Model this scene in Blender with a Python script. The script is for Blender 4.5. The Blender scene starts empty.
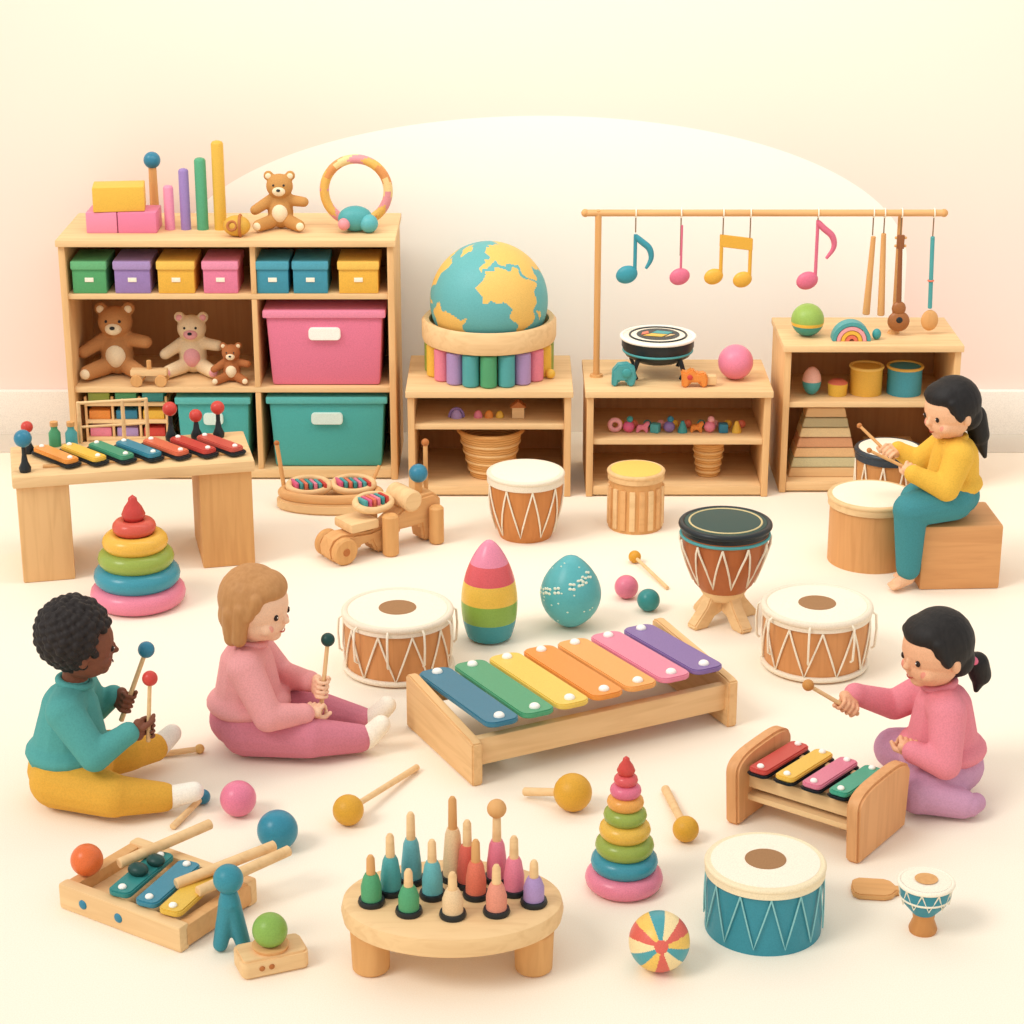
import bpy, bmesh, math, random
from mathutils import Vector, Matrix, Euler
random.seed(4)
S=bpy.context.scene
COL=S.collection
S.view_settings.view_transform='Standard'
V=Vector
# ---------------------------------------------------------------- materials
def lin(h):
    h=h.lstrip('#'); o=[]
    for i in (0,2,4):
        c=int(h[i:i+2],16)/255
        o.append(c/12.92 if c<=.04045 else ((c+.055)/1.055)**2.4)
    return (o[0],o[1],o[2],1)
_M={}
def mat(h,rough=.5,kind='plain',h2=None,var=.10,spec=.3):
    key=(h,rough,kind,h2)
    if key in _M: return _M[key]
    m=bpy.data.materials.new('%s_%s'%(kind,h.strip('#'))); m.use_nodes=True
    nt=m.node_tree; b=nt.nodes['Principled BSDF']
    b.inputs['Roughness'].default_value=rough
    b.inputs['Specular IOR Level'].default_value=spec
    c=lin(h)
    tc=nt.nodes.new('ShaderNodeTexCoord'); mp=nt.nodes.new('ShaderNodeMapping')
    nt.links.new(tc.outputs['Object'],mp.inputs['Vector'])
    nz=nt.nodes.new('ShaderNodeTexNoise'); nt.links.new(mp.outputs['Vector'],nz.inputs['Vector'])
    rp=nt.nodes.new('ShaderNodeValToRGB')
    nt.links.new(nz.outputs['Fac'],rp.inputs['Fac']); nt.links.new(rp.outputs['Color'],b.inputs['Base Color'])
    dark=lin(h2) if h2 else tuple(x*(1-var) for x in c[:3])+(1,)
    rp.color_ramp.elements[0].color=dark; rp.color_ramp.elements[1].color=c
    if kind.startswith('wood'):
        sc={'woodx':(3,38,38),'woody':(38,3,38),'woodz':(38,38,3)}[kind]
        mp.inputs['Scale'].default_value=sc
        nz.inputs['Scale'].default_value=1.2; nz.inputs['Detail'].default_value=3; nz.inputs['Distortion'].default_value=.8
        rp.color_ramp.elements[0].position=.32; rp.color_ramp.elements[1].position=.58
        if not h2: rp.color_ramp.elements[0].color=tuple(x*k for x,k in zip(c[:3],(.90,.86,.82)))+(1,)
    elif kind=='weave':
        nz.inputs['Scale'].default_value=120
        wv=nt.nodes.new('ShaderNodeTexWave'); wv.inputs['Scale'].default_value=38; wv.bands_direction='Z'
        wv.inputs['Distortion'].default_value=3
        nt.links.new(tc.outputs['Object'],wv.inputs['Vector']); nt.links.new(wv.outputs['Fac'],rp.inputs['Fac'])
    elif kind=='hair':
        mp.inputs['Scale'].default_value=(60,60,14); nz.inputs['Scale'].default_value=1.6; nz.inputs['Detail'].default_value=4
        bp=nt.nodes.new('ShaderNodeBump'); bp.inputs['Strength'].default_value=.4; bp.inputs['Distance'].default_value=.004
        nt.links.new(nz.outputs['Fac'],bp.inputs['Height']); nt.links.new(bp.outputs['Normal'],b.inputs['Normal'])
    elif kind=='knit':
        nz.inputs['Scale'].default_value=260; nz.inputs['Detail'].default_value=2
        bp=nt.nodes.new('ShaderNodeBump'); bp.inputs['Strength'].default_value=.2; bp.inputs['Distance'].default_value=.0015
        nt.links.new(nz.outputs['Fac'],bp.inputs['Height']); nt.links.new(bp.outputs['Normal'],b.inputs['Normal'])
        rp.color_ramp.elements[0].position=.35; rp.color_ramp.elements[1].position=.6
    else:
        nz.inputs['Scale'].default_value=350; nz.inputs['Detail'].default_value=1
        rp.color_ramp.elements[0].position=.35; rp.color_ramp.elements[1].position=.6
    _M[key]=m; return m
WX=mat('#ebc591',.6,'woodx'); WZ=mat('#e6b981',.6,'woodz'); WY=mat('#e8be87',.6,'woody')
WD=mat('#c98f55',.6,'woodz'); WBK=mat('#c48d58',.7,'woodz'); WM=mat('#dba568',.6,'woodz'); WMX=mat('#e1ad73',.6,'woodx')
BR=mat('#b9713a',.5,'woodz'); DBR=mat('#8a4a24',.5,'woodz')
TEAL=mat('#449a9a',.4); TEAL2=mat('#52a3a4',.45); BLUE=mat('#37819d',.3); DBLUE=mat('#2a6680',.35)
GREEN=mat('#53a070',.4); OLIVE=mat('#98a94c',.35); LG=mat('#84ad48',.4); YEL=mat('#ecbc4a',.4); MUST=mat('#dca334',.45)
ORG=mat('#ea9142',.4); RED=mat('#cf473e',.3); PINK=mat('#e7859a',.4); HOT=mat('#dc628a',.4); PUR=mat('#896fa7',.4)
LILAC=mat('#ad90c0',.45); CREAM=mat('#fbf1dc',.6); WHITE=mat('#fffaf0',.4); BLK=mat('#252b2e',.35); DKG=mat('#1d443f',.4)
ROPE=mat('#f5ead3',.8); CORAL=mat('#e57a60',.4); LPINK=mat('#eea9ad',.5); SPOT=mat('#a57a52',.8)
# ---------------------------------------------------------------- mesh helpers
def grp(name,loc=(0,0,0),rz=0):
    e=bpy.data.objects.new(name,None); e.location=loc; e.rotation_euler=(0,0,rz); e.empty_display_size=.05
    COL.objects.link(e); return e
def mk(name,verts,faces,mats,P=None,mf=None,ang=40,recalc=True):
    me=bpy.data.meshes.new(name); me.from_pydata([tuple(v) for v in verts],[],faces)
    if not isinstance(mats,(list,tuple)): mats=[mats]
    for m in mats: me.materials.append(m)
    if recalc:
        bm=bmesh.new(); bm.from_mesh(me); bmesh.ops.recalc_face_normals(bm,faces=bm.faces); bm.to_mesh(me); bm.free()
    me.polygons.foreach_set('use_smooth',[True]*len(me.polygons))
    if ang<180: me.set_sharp_from_angle(angle=math.radians(ang))
    if mf:
        for p in me.polygons: p.material_index=mf(p.center)
    ob=bpy.data.objects.new(name,me); COL.objects.link(ob)
    if P: ob.parent=P
    return ob
def TM(loc=(0,0,0),rot=(0,0,0)): return Matrix.Translation(loc)@Euler(rot).to_matrix().to_4x4()
def bmout(bm):
    bm.verts.index_update()
    return [v.co.copy() for v in bm.verts],[[v.index for v in f.verts] for f in bm.faces]
def box(P,name,c,s,m,bev=.004,rot=(0,0,0),taper=1,mf=None):
    bm=bmesh.new(); bmesh.ops.create_cube(bm,size=1)
    for v in bm.verts:
        k=taper if v.co.z<0 else 1
        v.co=V((v.co.x*s[0]*k,v.co.y*s[1]*k,v.co.z*s[2]))
    if bev>0: bmesh.ops.bevel(bm,geom=list(bm.edges),offset=min(bev,min(s)*.45),segments=2,affect='EDGES',profile=.6)
    vs,fs=bmout(bm); bm.free(); M=TM(c,rot)
    return mk(name,[M@v for v in vs],fs,m,P,mf)
def lathe_raw(prof,seg=32,closed=False):
    vs=[];fs=[];rows=[]
    for r,z in prof:
        if r<1e-6: vs.append(V((0,0,z))); rows.append([len(vs)-1])
        else:
            b=len(vs)
            for i in range(seg):
                a=2*math.pi*i/seg; vs.append(V((r*math.cos(a),r*math.sin(a),z)))
            rows.append(list(range(b,b+seg)))
    n=len(rows)
    for k in range(n if closed else n-1):
        A=rows[k];B=rows[(k+1)%n]
        for i in range(seg):
            j=(i+1)%seg
            if len(A)==1 and len(B)==1: break
            if len(A)==1: fs.append([A[0],B[j],B[i]])
            elif len(B)==1: fs.append([A[i],A[j],B[0]])
            else: fs.append([A[i],A[j],B[j],B[i]])
    return vs,fs
def lathe(P,name,prof,m,loc=(0,0,0),rot=(0,0,0),seg=32,closed=False,mf=None,scale=(1,1,1),ang=40):
    vs,fs=lathe_raw(prof,seg,closed); M=TM(loc,rot)@Matrix.Diagonal((*scale,1))
    return mk(name,[M@v for v in vs],fs,m,P,mf,ang)
def torus(P,name,R,r,m,loc=(0,0,0),rot=(0,0,0),seg=40,sq=1,mf=None,scale=(1,1,1)):
    pr=[(R+r*math.cos(a),r*sq*math.sin(a)) for a in [2*math.pi*i/14 for i in range(14)]]
    return lathe(P,name,pr,m,loc,rot,seg,True,mf,scale,180)
def ball(P,name,loc,r,m,scale=(1,1,1),rot=(0,0,0),mf=None,seg=28):
    pr=[(r*math.sin(math.pi*i/(seg//2)) if 0<i<seg//2 else 0,-r*math.cos(math.pi*i/(seg//2))) for i in range(seg//2+1)]
    return lathe(P,name,pr,m,loc,rot,seg,False,mf,scale,180)
def cyl(P,name,p0,p1,r0,m,r1=None,seg=20,bev=.002,mf=None):
    p0=V(p0);p1=V(p1); r1=r0 if r1 is None else r1; L=(p1-p0).length; b=min(bev,r0*.4,r1*.4,L*.3)
    pr=[(0,0),(r0-b,0),(r0,b),(r1,L-b),(r1-b,L),(0,L)]
    vs,fs=lathe_raw(pr,seg); q=(p1-p0).to_track_quat('Z','Y').to_matrix().to_4x4(); M=Matrix.Translation(p0)@q
    return mk(name,[M@v for v in vs],fs,m,P,mf,35)
def tube(P,name,pts,r,m,closed=False,seg=8):
    pts=[V(p) for p in pts]; n=len(pts); vs=[];fs=[]
    rr=r if isinstance(r,(list,tuple)) else [r]*n
    nrm=None
    for i,p in enumerate(pts):
        if closed: t=pts[(i+1)%n]-pts[i-1]
        else: t=pts[min(i+1,n-1)]-pts[max(i-1,0)]
        t.normalize()
        if nrm is None:
            nrm=t.orthogonal().normalized()
        else:
            nrm=(nrm-t*nrm.dot(t)); nrm.normalize()
        bn=t.cross(nrm)
        for k in range(seg):
            a=2*math.pi*k/seg; vs.append(p+(nrm*math.cos(a)+bn*math.sin(a))*rr[i])
    for i in range(n if closed else n-1):
        j=(i+1)%n
        for k in range(seg):
            l=(k+1)%seg; fs.append([i*seg+k,i*seg+l,j*seg+l,j*seg+k])
    if not closed:
        fs.append(list(range(seg))); fs.append(list(range((n-1)*seg,n*seg)))
    return mk(name,vs,fs,m,P,None,60)
def smoothpts(pts,n=5):
    P=[V(p) for p in pts]; P=[P[0]]+P+[P[-1]]; o=[]
    for i in range(1,len(P)-2):
        for k in range(n):
            t=k/n; a,b,c,d=P[i-1],P[i],P[i+1],P[i+2]
            o.append(.5*((2*b)+(c-a)*t+(2*a-5*b+4*c-d)*t*t+(3*b-a-3*c+d)*t*t*t))
    return o+[P[-2]]
def prism(P,name,pts,th,m,M=Matrix(),bev=.003,mf=None):
    bm=bmesh.new(); vv=[bm.verts.new((x,y,0)) for x,y in pts]; f=bm.faces.new(vv)
    r=bmesh.ops.extrude_face_region(bm,geom=[f])
    for v in r['geom']:
        if isinstance(v,bmesh.types.BMVert): v.co.z+=th
    if bev>0:
        bmesh.ops.recalc_face_normals(bm,faces=bm.faces)
        es=[e for e in bm.edges if len(e.link_faces)==2 and e.calc_face_angle(0)>.9]
        bmesh.ops.bevel(bm,geom=es,offset=bev,segments=2,affect='EDGES')
    vs,fs=bmout(bm); bm.free()
    return mk(name,[M@v for v in vs],fs,m,P,mf)
def rrect(L,W,r,n=5):
    o=[]
    for cx,cy,a0 in ((L/2-r,W/2-r,0),(-L/2+r,W/2-r,90),(-L/2+r,-W/2+r,180),(L/2-r,-W/2+r,270)):
        for i in range(n+1):
            a=math.radians(a0+90*i/n); o.append((cx+r*math.cos(a),cy+r*math.sin(a)))
    return o
def cap_raw(p0,p1,r0,r1,seg=14):
    p0=V(p0);p1=V(p1);L=(p1-p0).length
    pr=[(0,-r0)]+[(r0*math.cos(a),r0*math.sin(a)) for a in (-1.2,-.8,-.4,0)]+[(r1*math.cos(a),L+r1*math.sin(a)) for a in (0,.4,.8,1.2)]+[(0,L+r1)]
    vs,fs=lathe_raw(pr,seg); d=(p1-p0) if L>1e-6 else V((0,0,1))
    M=Matrix.Translation(p0)@d.to_track_quat('Z','Y').to_matrix().to_4x4()
    return [M@v for v in vs],fs
def ell_raw(c,r,rot=(0,0,0),seg=22):
    pr=[(math.sin(math.pi*i/12) if 0<i<12 else 0,-math.cos(math.pi*i/12)) for i in range(13)]
    vs,fs=lathe_raw(pr,seg); M=TM(c,rot)@Matrix.Diagonal((*r,1))
    return [M@v for v in vs],fs
def cp(p0,p1,r0,r1=None): return cap_raw(p0,p1,r0,r0 if r1 is None else r1)
def el(c,r,rot=(0,0,0)): return ell_raw(c,r if isinstance(r,tuple) else (r,r,r),rot)
def XF(M,sh): return ([M@v for v in sh[0]],sh[1])
def blob(P,name,shapes,m,voxel=.004,it=4,mf=None,fac=.5):
    vs=[];fs=[]
    for a,b in shapes:
        o=len(vs); vs+=a; fs+=[[i+o for i in f] for f in b]
    me=bpy.data.meshes.new(name); me.from_pydata([tuple(v) for v in vs],[],fs)
    bm=bmesh.new(); bm.from_mesh(me); bmesh.ops.recalc_face_normals(bm,faces=bm.faces); bm.to_mesh(me); bm.free()
    ob=bpy.data.objects.new(name,me); COL.objects.link(ob)
    r=ob.modifiers.new('r','REMESH'); r.mode='VOXEL'; r.voxel_size=voxel; r.use_smooth_shade=True
    s=ob.modifiers.new('s','SMOOTH'); s.iterations=it; s.factor=fac
    dg=bpy.context.evaluated_depsgraph_get()
    m2=bpy.data.meshes.new_from_object(ob.evaluated_get(dg)); ob.modifiers.clear(); ob.data=m2
    m2.materials.clear()
    for q in (m if isinstance(m,(list,tuple)) else [m]): m2.materials.append(q)
    m2.polygons.foreach_set('use_smooth',[True]*len(m2.polygons))
    if mf:
        for p in m2.polygons: p.material_index=mf(p.center)
    if P: ob.parent=P
    return ob
# ---------------------------------------------------------------- room
def room():
    fm=mat('#faf0de',.85,'plain','#f7ead5')
    mk('floor',[(-4,1.5,0),(4,1.5,0),(4,7.42,0),(-4,7.42,0),(-4,1.5,-.05),(4,1.5,-.05),(4,7.42,-.05),(-4,7.42,-.05)],
       [[0,1,2,3],[4,5,6,7],[0,1,5,4],[1,2,6,5],[2,3,7,6],[3,0,4,7]],fm)
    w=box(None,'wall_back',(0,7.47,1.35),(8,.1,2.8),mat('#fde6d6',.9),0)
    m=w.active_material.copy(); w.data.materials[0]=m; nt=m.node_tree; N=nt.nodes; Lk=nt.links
    m.name='wall_with_painted_glow_arch'  # glow on the wall painted into its base colour as a cream arch
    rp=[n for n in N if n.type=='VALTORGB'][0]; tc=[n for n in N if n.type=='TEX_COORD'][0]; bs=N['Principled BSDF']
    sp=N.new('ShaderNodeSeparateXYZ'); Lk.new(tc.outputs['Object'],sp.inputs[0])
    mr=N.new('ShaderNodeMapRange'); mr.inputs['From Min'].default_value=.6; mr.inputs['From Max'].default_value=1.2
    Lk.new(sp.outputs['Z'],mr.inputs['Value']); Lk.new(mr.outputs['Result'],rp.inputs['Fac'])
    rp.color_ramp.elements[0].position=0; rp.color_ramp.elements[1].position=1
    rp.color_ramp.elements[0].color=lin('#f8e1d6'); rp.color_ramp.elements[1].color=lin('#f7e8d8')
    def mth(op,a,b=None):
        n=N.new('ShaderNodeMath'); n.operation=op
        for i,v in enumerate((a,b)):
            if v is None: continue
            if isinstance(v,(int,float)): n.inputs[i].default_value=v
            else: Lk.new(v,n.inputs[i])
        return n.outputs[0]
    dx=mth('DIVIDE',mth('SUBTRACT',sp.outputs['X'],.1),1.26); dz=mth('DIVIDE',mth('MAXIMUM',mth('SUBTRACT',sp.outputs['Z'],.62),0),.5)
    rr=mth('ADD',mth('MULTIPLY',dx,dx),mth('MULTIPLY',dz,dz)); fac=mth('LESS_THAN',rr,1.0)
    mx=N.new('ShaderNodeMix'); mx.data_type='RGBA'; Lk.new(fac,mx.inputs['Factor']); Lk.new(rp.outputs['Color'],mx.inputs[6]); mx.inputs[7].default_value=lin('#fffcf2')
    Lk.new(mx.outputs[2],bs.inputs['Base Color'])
    box(None,'baseboard_left',(-2.57,7.405,.08),(2.85,.03,.16),mat('#fcf5ea',.7),.004)
    box(None,'baseboard_right',(2.7,7.405,.08),(2.7,.03,.16),mat('#fcf5ea',.7),.004)
    box(None,'grey_floor_strip_1',(-2.57,7.29,.0015),(2.85,.2,.003),mat('#dcd2c2',.8),0)  # thin strips, greyer than the floor, along the back wall
    box(None,'grey_floor_strip_2',(2.7,7.29,.0015),(2.7,.2,.003),mat('#dcd2c2',.8),0)
room()
# ---------------------------------------------------------------- shelf units
def case(name,x0,x1,y0,y1,h,shelves,divs=(),t=.022,foot=.03):
    P=grp(name,((x0+x1)/2,y0,0)); w=x1-x0; d=y1-y0
    box(P,'top_board',(0,d/2-.004,h-t/2),(w+.012,d+.012,t),WX)
    for k,s in enumerate((-1,1)): box(P,'side_%d'%(k+1),(s*(w/2-t/2),d/2,(h-t)/2),(t,d,h-t-.0005),WZ)
    box(P,'back_panel',(0,d-.008,h/2),(w-2*t,.012,h-t-foot),WBK,0)
    box(P,'bottom_board',(0,d/2,foot/2+.006),(w-2*t,d-.006,foot),WX)
    for i,z in enumerate(shelves): box(P,'shelf_%d'%(i+1),(0,d/2+.002,z-t*.4),(w-2*t,d-.012,t*.8),WX,.002)
    for i,(x,z0,z1) in enumerate(divs): box(P,'divider_%d'%(i+1),(x,d/2+.002,(z0+z1)/2),(t*.8,d-.012,z1-z0),WZ,.002)
    return P
case('bookshelf',-1.455,-.379,6.906,7.31,.812,(.632,.318),((.084,.036,.30),(.084,.318,.614),(.084,.632,.79)))
case('display_shelf',-.335,.19,6.737,7.15,.36,(.245,))
case('display_shelf',.24,.83,6.737,7.1,.36,(.194,))
case('display_shelf',.872,1.437,6.777,7.12,.50,(.307,))
def lidbox(x,y,z,w,d,h,m,ml):
    P=grp('storage_box',(x,y,z))
    box(P,'body',(0,0,h*.39),(w*.94,d*.94,h*.78),m,.004); box(P,'lid',(0,0,h*.86),(w,d,h*.26),ml,.005)
    box(P,'label_holder',(0,-d*.47-.001,h*.42),(.028,.004,.014),CREAM,.001)
for x,w,c,c2 in ((-1.363,.116,'#57a56a','#6bb67e'),(-1.224,.122,'#9c80b8','#ad93c6'),(-1.083,.125,'#ecb546','#f3c45c'),(-.94,.118,'#e6809f','#ec94b0'),(-.772,.108,'#4193aa','#52a4b9'),(-.650,.118,'#4193aa','#52a4b9'),(-.495,.135,'#ecb546','#f3c45c')):
    lidbox(x,7.005,.6325,w,.18,.108,mat(c,.5),mat(c2,.5))
def bin_(x,y,z,w,d,h,m,m2,slot):
    P=grp('storage_bin',(x,y,z))
    box(P,'tub',(0,0,h*.45),(w*.95,d*.95,h*.9),m,.012,taper=.93); box(P,'rim',(0,0,h*.93),(w,d,h*.1),m2,.006)
    M=Matrix.Translation((0,-d*.47+.002,h*.68))@Euler((math.pi/2,0,0)).to_matrix().to_4x4()
    prism(P,'handle_plate',rrect(w*.26,h*.16,h*.05),.012,slot,M,.002)
bin_(-.61,7.07,.3185,.40,.3,.262,mat('#e57c98',.5),mat('#ec8ea9',.5),WHITE)
bin_(-.61,7.07,.0365,.40,.3,.252,mat('#4caaa5',.5),mat('#5cb5b0',.5),mat('#d9ece2',.5))
bin_(-.985,7.07,.0365,.25,.3,.25,mat('#4caaa5',.5),mat('#5cb5b0',.5),mat('#d9ece2',.5))
P=grp('puzzle_rack',(-1.275,7.06,.0365))
for i in range(4): box(P,'tray_%d'%i,(0,0,.035+.06*i),(.27,.24,.012),WX,.002)
for i,x in enumerate((-.133,-.045,.045,.133)): box(P,'upright_%d'%i,(x,-.11,.12),(.008,.012,.24),WZ,.002)
cs=[GREEN,YEL,PINK,TEAL,ORG,LILAC,OLIVE,BLUE,RED]
for i in range(4):
    for j in range(3):
        box(P,'card_%d_%d'%(i,j),(-.089+.089*j,-.03,.035+.06*i+.021),(.07,.16,.03),cs[(i*2+j*3)%9],.003)
def teddy(name,x,y,z,s,fur,bel,rz=0,arms=1):
    P=grp(name,(x,y,z),rz)
    sh=[el((0,0,.062*s),(.048*s,.042*s,.062*s)),el((0,-.004*s,.158*s),(.05*s,.045*s,.046*s)),
        el((-.04*s,0,.196*s),(.019*s,.012*s,.019*s)),el((.04*s,0,.196*s),(.019*s,.012*s,.019*s)),
        cp((-.035*s,-.02*s,.028*s),(-.075*s,-.08*s,.026*s),.026*s,.022*s),cp((.035*s,-.02*s,.028*s),(.075*s,-.08*s,.026*s),.026*s,.022*s),
        cp((-.035*s,0,.105*s),(-.09*s,-.035*s,.075*s),.022*s,.019*s),cp((.035*s,0,.105*s),(.09*s,-.035*s,(.075+.03*arms)*s),.022*s,.019*s)]
    blob(P,'fur_body',sh,fur,.004*max(s,.7),3)
    ball(P,'belly',(0,-.018*s,.062*s),.034*s,bel,(1,.85,1.2)); ball(P,'muzzle',(0,-.04*s,.146*s),.022*s,bel,(1.1,.8,.85))
    ball(P,'nose',(0,-.058*s,.152*s),.006*s,BLK,(1.3,.8,.9))
    for k,e in enumerate((-1,1)):
        ball(P,'eye_%d'%k,(e*.019*s,-.043*s,.168*s),.0045*s,BLK); ball(P,'ear_in_%d'%k,(e*.04*s,-.010*s,.196*s),.011*s,bel,(1,.5,1))
        ball(P,'foot_pad_%d'%k,(e*.079*s,-.095*s,.026*s),.015*s,bel,(1,.6,1))
F1=mat('#c08652',.9,'knit'); F2=mat('#f3d9b0',.9,'knit'); B1=mat('#f5e0bc',.9); F3=mat('#b06c3e',.9,'knit')
teddy('teddy_bear',-1.315,7.07,.3185,1.15,F1,B1); teddy('teddy_bear',-1.065,7.085,.3185,.98,F2,LPINK); teddy('teddy_bear',-.925,6.985,.3185,.62,F3,B1)
teddy('teddy_bear',-.755,7.08,.812,.88,mat('#c58f50',.9,'knit'),B1)
P=grp('wooden_toy_cart',(-1.19,6.94,.3185)); box(P,'bed',(0,0,.045),(.12,.04,.02),WX)
for i,(a,b) in enumerate(((-.04,-.022),(.04,-.022),(-.04,.022),(.04,.022))): cyl(P,'wheel_%d'%i,(a,b-.005,.02),(a,b+.005,.02),.02,WM)
cyl(P,'post',(0,0,.05),(0,0,.085),.008,WM)
T=.812
def block(x,y,z,w,d,h,m,rz=0):
    P=grp('building_block',(x,y,z),rz); box(P,'brick',(0,0,h/2),(w,d,h),m,.004)
block(-1.327,7.06,T,.1,.12,.068,mat('#ea92b0',.5)); block(-1.212,7.06,T,.125,.12,.068,mat('#e683a6',.5)); block(-1.275,7.06,T+.069,.165,.11,.08,mat('#ecbc4c',.5),.12)
P=grp('drum_beater',(-1.185,7.2,T)); cyl(P,'handle',(0,0,0),(0,0,.19),.016,WM,r1=.013); ball(P,'head',(0,0,.2),.028,BLUE)
for x,h,m,r in ((-1.115,.145,mat('#e993af',.4),.0165),(-1.063,.2,mat('#9b80ba',.4),.0165),(-1.008,.235,mat('#57a57c',.4),.019),(-.95,.29,mat('#e0b147',.4),.02)):
    P=grp('tone_tube',(x,7.06,T)); lathe(P,'tube',[(0,0),(r,0),(r,h-r*.5),(r*.8,h-r*.15),(r*.4,h),(0,h)],m,ang=60)
P=grp('shell_shaker',(-.885,6.96,T)); ball(P,'shell',(0,0,.034),.034,mat('#d8a642',.5),(1.3,1,1)); torus(P,'band',.034,.005,BR,(0.012,0,.034),(0,math.pi/2,0))
torus(P,'swirl',.014,.0045,BR,(-.012,-.03,.04),(math.pi/2-.3,0,0))
P=grp('tambourine_hoop',(-.508,7.1,T))
cc=[mat('#e8b45a',.4),mat('#e3959a',.4),mat('#f0cf90',.4),mat('#dd9455',.4)]
torus(P,'hoop',.104,.0155,cc,(0,0,.119),(math.pi/2,0,0),seg=72,mf=lambda c:int((math.atan2(c.z-.119,c.x)+math.pi)*2.2+c.y*60)%4)
ball(P,'ball_half',(.0,-.07,.042),.042,TEAL2,(1.35,.9,1)); ball(P,'ball_spot',(.045,-.09,.03),.03,mat('#5fb0b5',.4),(1,1,1)); ball(P,'bead',(-.035,-.10,.03),.02,cc[1])
# ---------------------------------------------------------------- globe
def inpoly(x,y,p):
    r=False; j=len(p)-1
    for i in range(len(p)):
        if (p[i][1]>y)!=(p[j][1]>y) and x<(p[j][0]-p[i][0])*(y-p[i][1])/(p[j][1]-p[i][1])+p[i][0]: r=not r
        j=i
    return r
LAND=[[(-17,15),(-16,22),(-9,32),(0,36),(10,37),(20,32),(32,31),(36,22),(43,12),(51,12),(42,-2),(40,-15),(35,-24),(28,-33),(19,-35),(12,-18),(9,-2),(8,4),(-8,5),(-13,9)],
[(-9,37),(-9,43),(-2,44),(-4,48),(2,51),(8,54),(8,58),(6,62),(15,68),(28,71),(45,67),(70,72),(100,76),(140,72),(170,68),(160,60),(142,54),(130,42),(122,38),(120,30),(108,20),(105,10),(98,15),(90,22),(80,12),(75,18),(68,24),(58,25),(58,20),(50,14),(43,14),(36,30),(36,36),(27,37),(22,38),(18,41),(12,44),(4,43),(0,39)],
[(-80,-5),(-78,5),(-70,12),(-60,8),(-50,0),(-35,-8),(-40,-20),(-50,-28),(-58,-38),(-66,-46),(-70,-54),(-75,-48),(-71,-30),(-71,-18),(-78,-10)],
[(-165,65),(-125,70),(-95,72),(-80,62),(-60,55),(-65,45),(-75,38),(-81,27),(-90,30),(-97,22),(-88,15),(-80,8),(-95,15),(-110,25),(-122,38),(-128,52)],
[(-50,62),(-40,62),(-22,72),(-30,82),(-55,80),(-60,75)],[(114,-22),(130,-12),(142,-11),(152,-25),(148,-38),(130,-32),(115,-34)],[(44,-16),(50,-15),(48,-25),(44,-24)]]
P=grp('globe',(-.075,6.965,.3605))
GC=V((0,0,.238)); RG=.192
RT=Euler((math.radians(6),math.radians(12),0)).to_matrix()
def gland(c):
    d=RT@((c-GC).normalized()); lo=math.degrees(math.atan2(d.x,-d.y))-10; lo=(lo+180)%360-180; la=math.degrees(math.asin(max(-1,min(1,d.z))))
    lo+=2.5*math.sin(la*.35); la+=2*math.sin(lo*.4)
    return 1 if any(inpoly(lo,la,p) for p in LAND) else 0
pr=[(RG*math.sin(math.pi*i/130) if 0<i<130 else 0,-RG*math.cos(math.pi*i/130)) for i in range(131)]
lathe(P,'sphere',pr,[mat('#64adae',.5),mat('#eabd66',.5)],tuple(GC),seg=260,mf=gland,ang=180)
lathe(P,'tray',[(0,.106),(.2,.106),(.216,.112),(.22,.125),(.22,.175),(.212,.185),(.196,.18),(.192,.13),(0,.125)],WX,seg=56)
for i in range(20):
    a=2*math.pi*i/20-math.pi/2; x,y=.185*math.cos(a),.185*math.sin(a)
    cyl(P,'peg_%d'%i,(x,y,0),(x,y,.106),.0275,[GREEN,TEAL2,LILAC,PINK,YEL,OLIVE,YEL,TEAL2,TEAL,GREEN,GREEN][(i+0)%10 if i<10 else (20-i)%11],bev=.005)
ball(P,'bead',(.2,-.09,.016),.016,YEL)
def basket(x,y,z,rt,rb,h):
    P=grp('wicker_basket',(x,y,z)); lathe(P,'bowl',[(0,0),(rb,0),(rt,h),(rt-.008,h),(rb-.008,.01),(0,.01)],mat('#e3b06c',.8,'weave','#c48a4c'),seg=40)
    torus(P,'rim',rt,.007,mat('#d69c58',.7),(0,0,h))
    for i in range(4): torus(P,'weave_%d'%i,rb+(rt-rb)*(.15+.2*i),.004,mat('#ecc286',.7),(0,0,h*(.15+.2*i)))
basket(-.07,6.865,.0365,.105,.068,.155)
P=grp('miniature_toys',(-.07,6.82,.2455))
for i,(x,m,r) in enumerate(((-.11,LILAC,.017),(-.04,PINK,.012),(-.005,ORG,.012),(.03,YEL,.011))):
    lathe(P,'dome_%d'%i,[(0,0),(r*1.2,0),(r*1.2,r*.7),(r*.8,r*1.6),(0,r*2.1)],m,(x,0,0),seg=16)
box(P,'house',(.09,0,.018),(.04,.03,.036),WX,.002); prism(P,'house_roof',[(-.027,0),(.027,0),(0,.022)],.034,BR,TM((.09,.017,.036),(math.pi/2,0,0)),.001)
tube(P,'arch',[(-.11+.024*math.cos(a),-.01,.03*math.sin(a)+.004) for a in [math.pi*i/8 for i in range(9)]],.004,PUR)
P=grp('low_tabletop_drum',(.475,6.92,.3605))
lathe(P,'shell',[(0,.05),(.07,.05),(.105,.07),(.118,.1),(.118,.128),(0,.128)],BLK,seg=40)
torus(P,'rim',.119,.006,WHITE,(0,0,.13))
lathe(P,'skin',[(0,.136),(.05,.136),(.085,.1345),(.115,.131)],[CREAM],seg=36)
torus(P,'skin_ring',.092,.0035,BLK,(0,0,.1345),seg=40)
lathe(P,'skin_inner',[(0,.1372),(.07,.1368)],BLK,seg=40)
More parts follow.
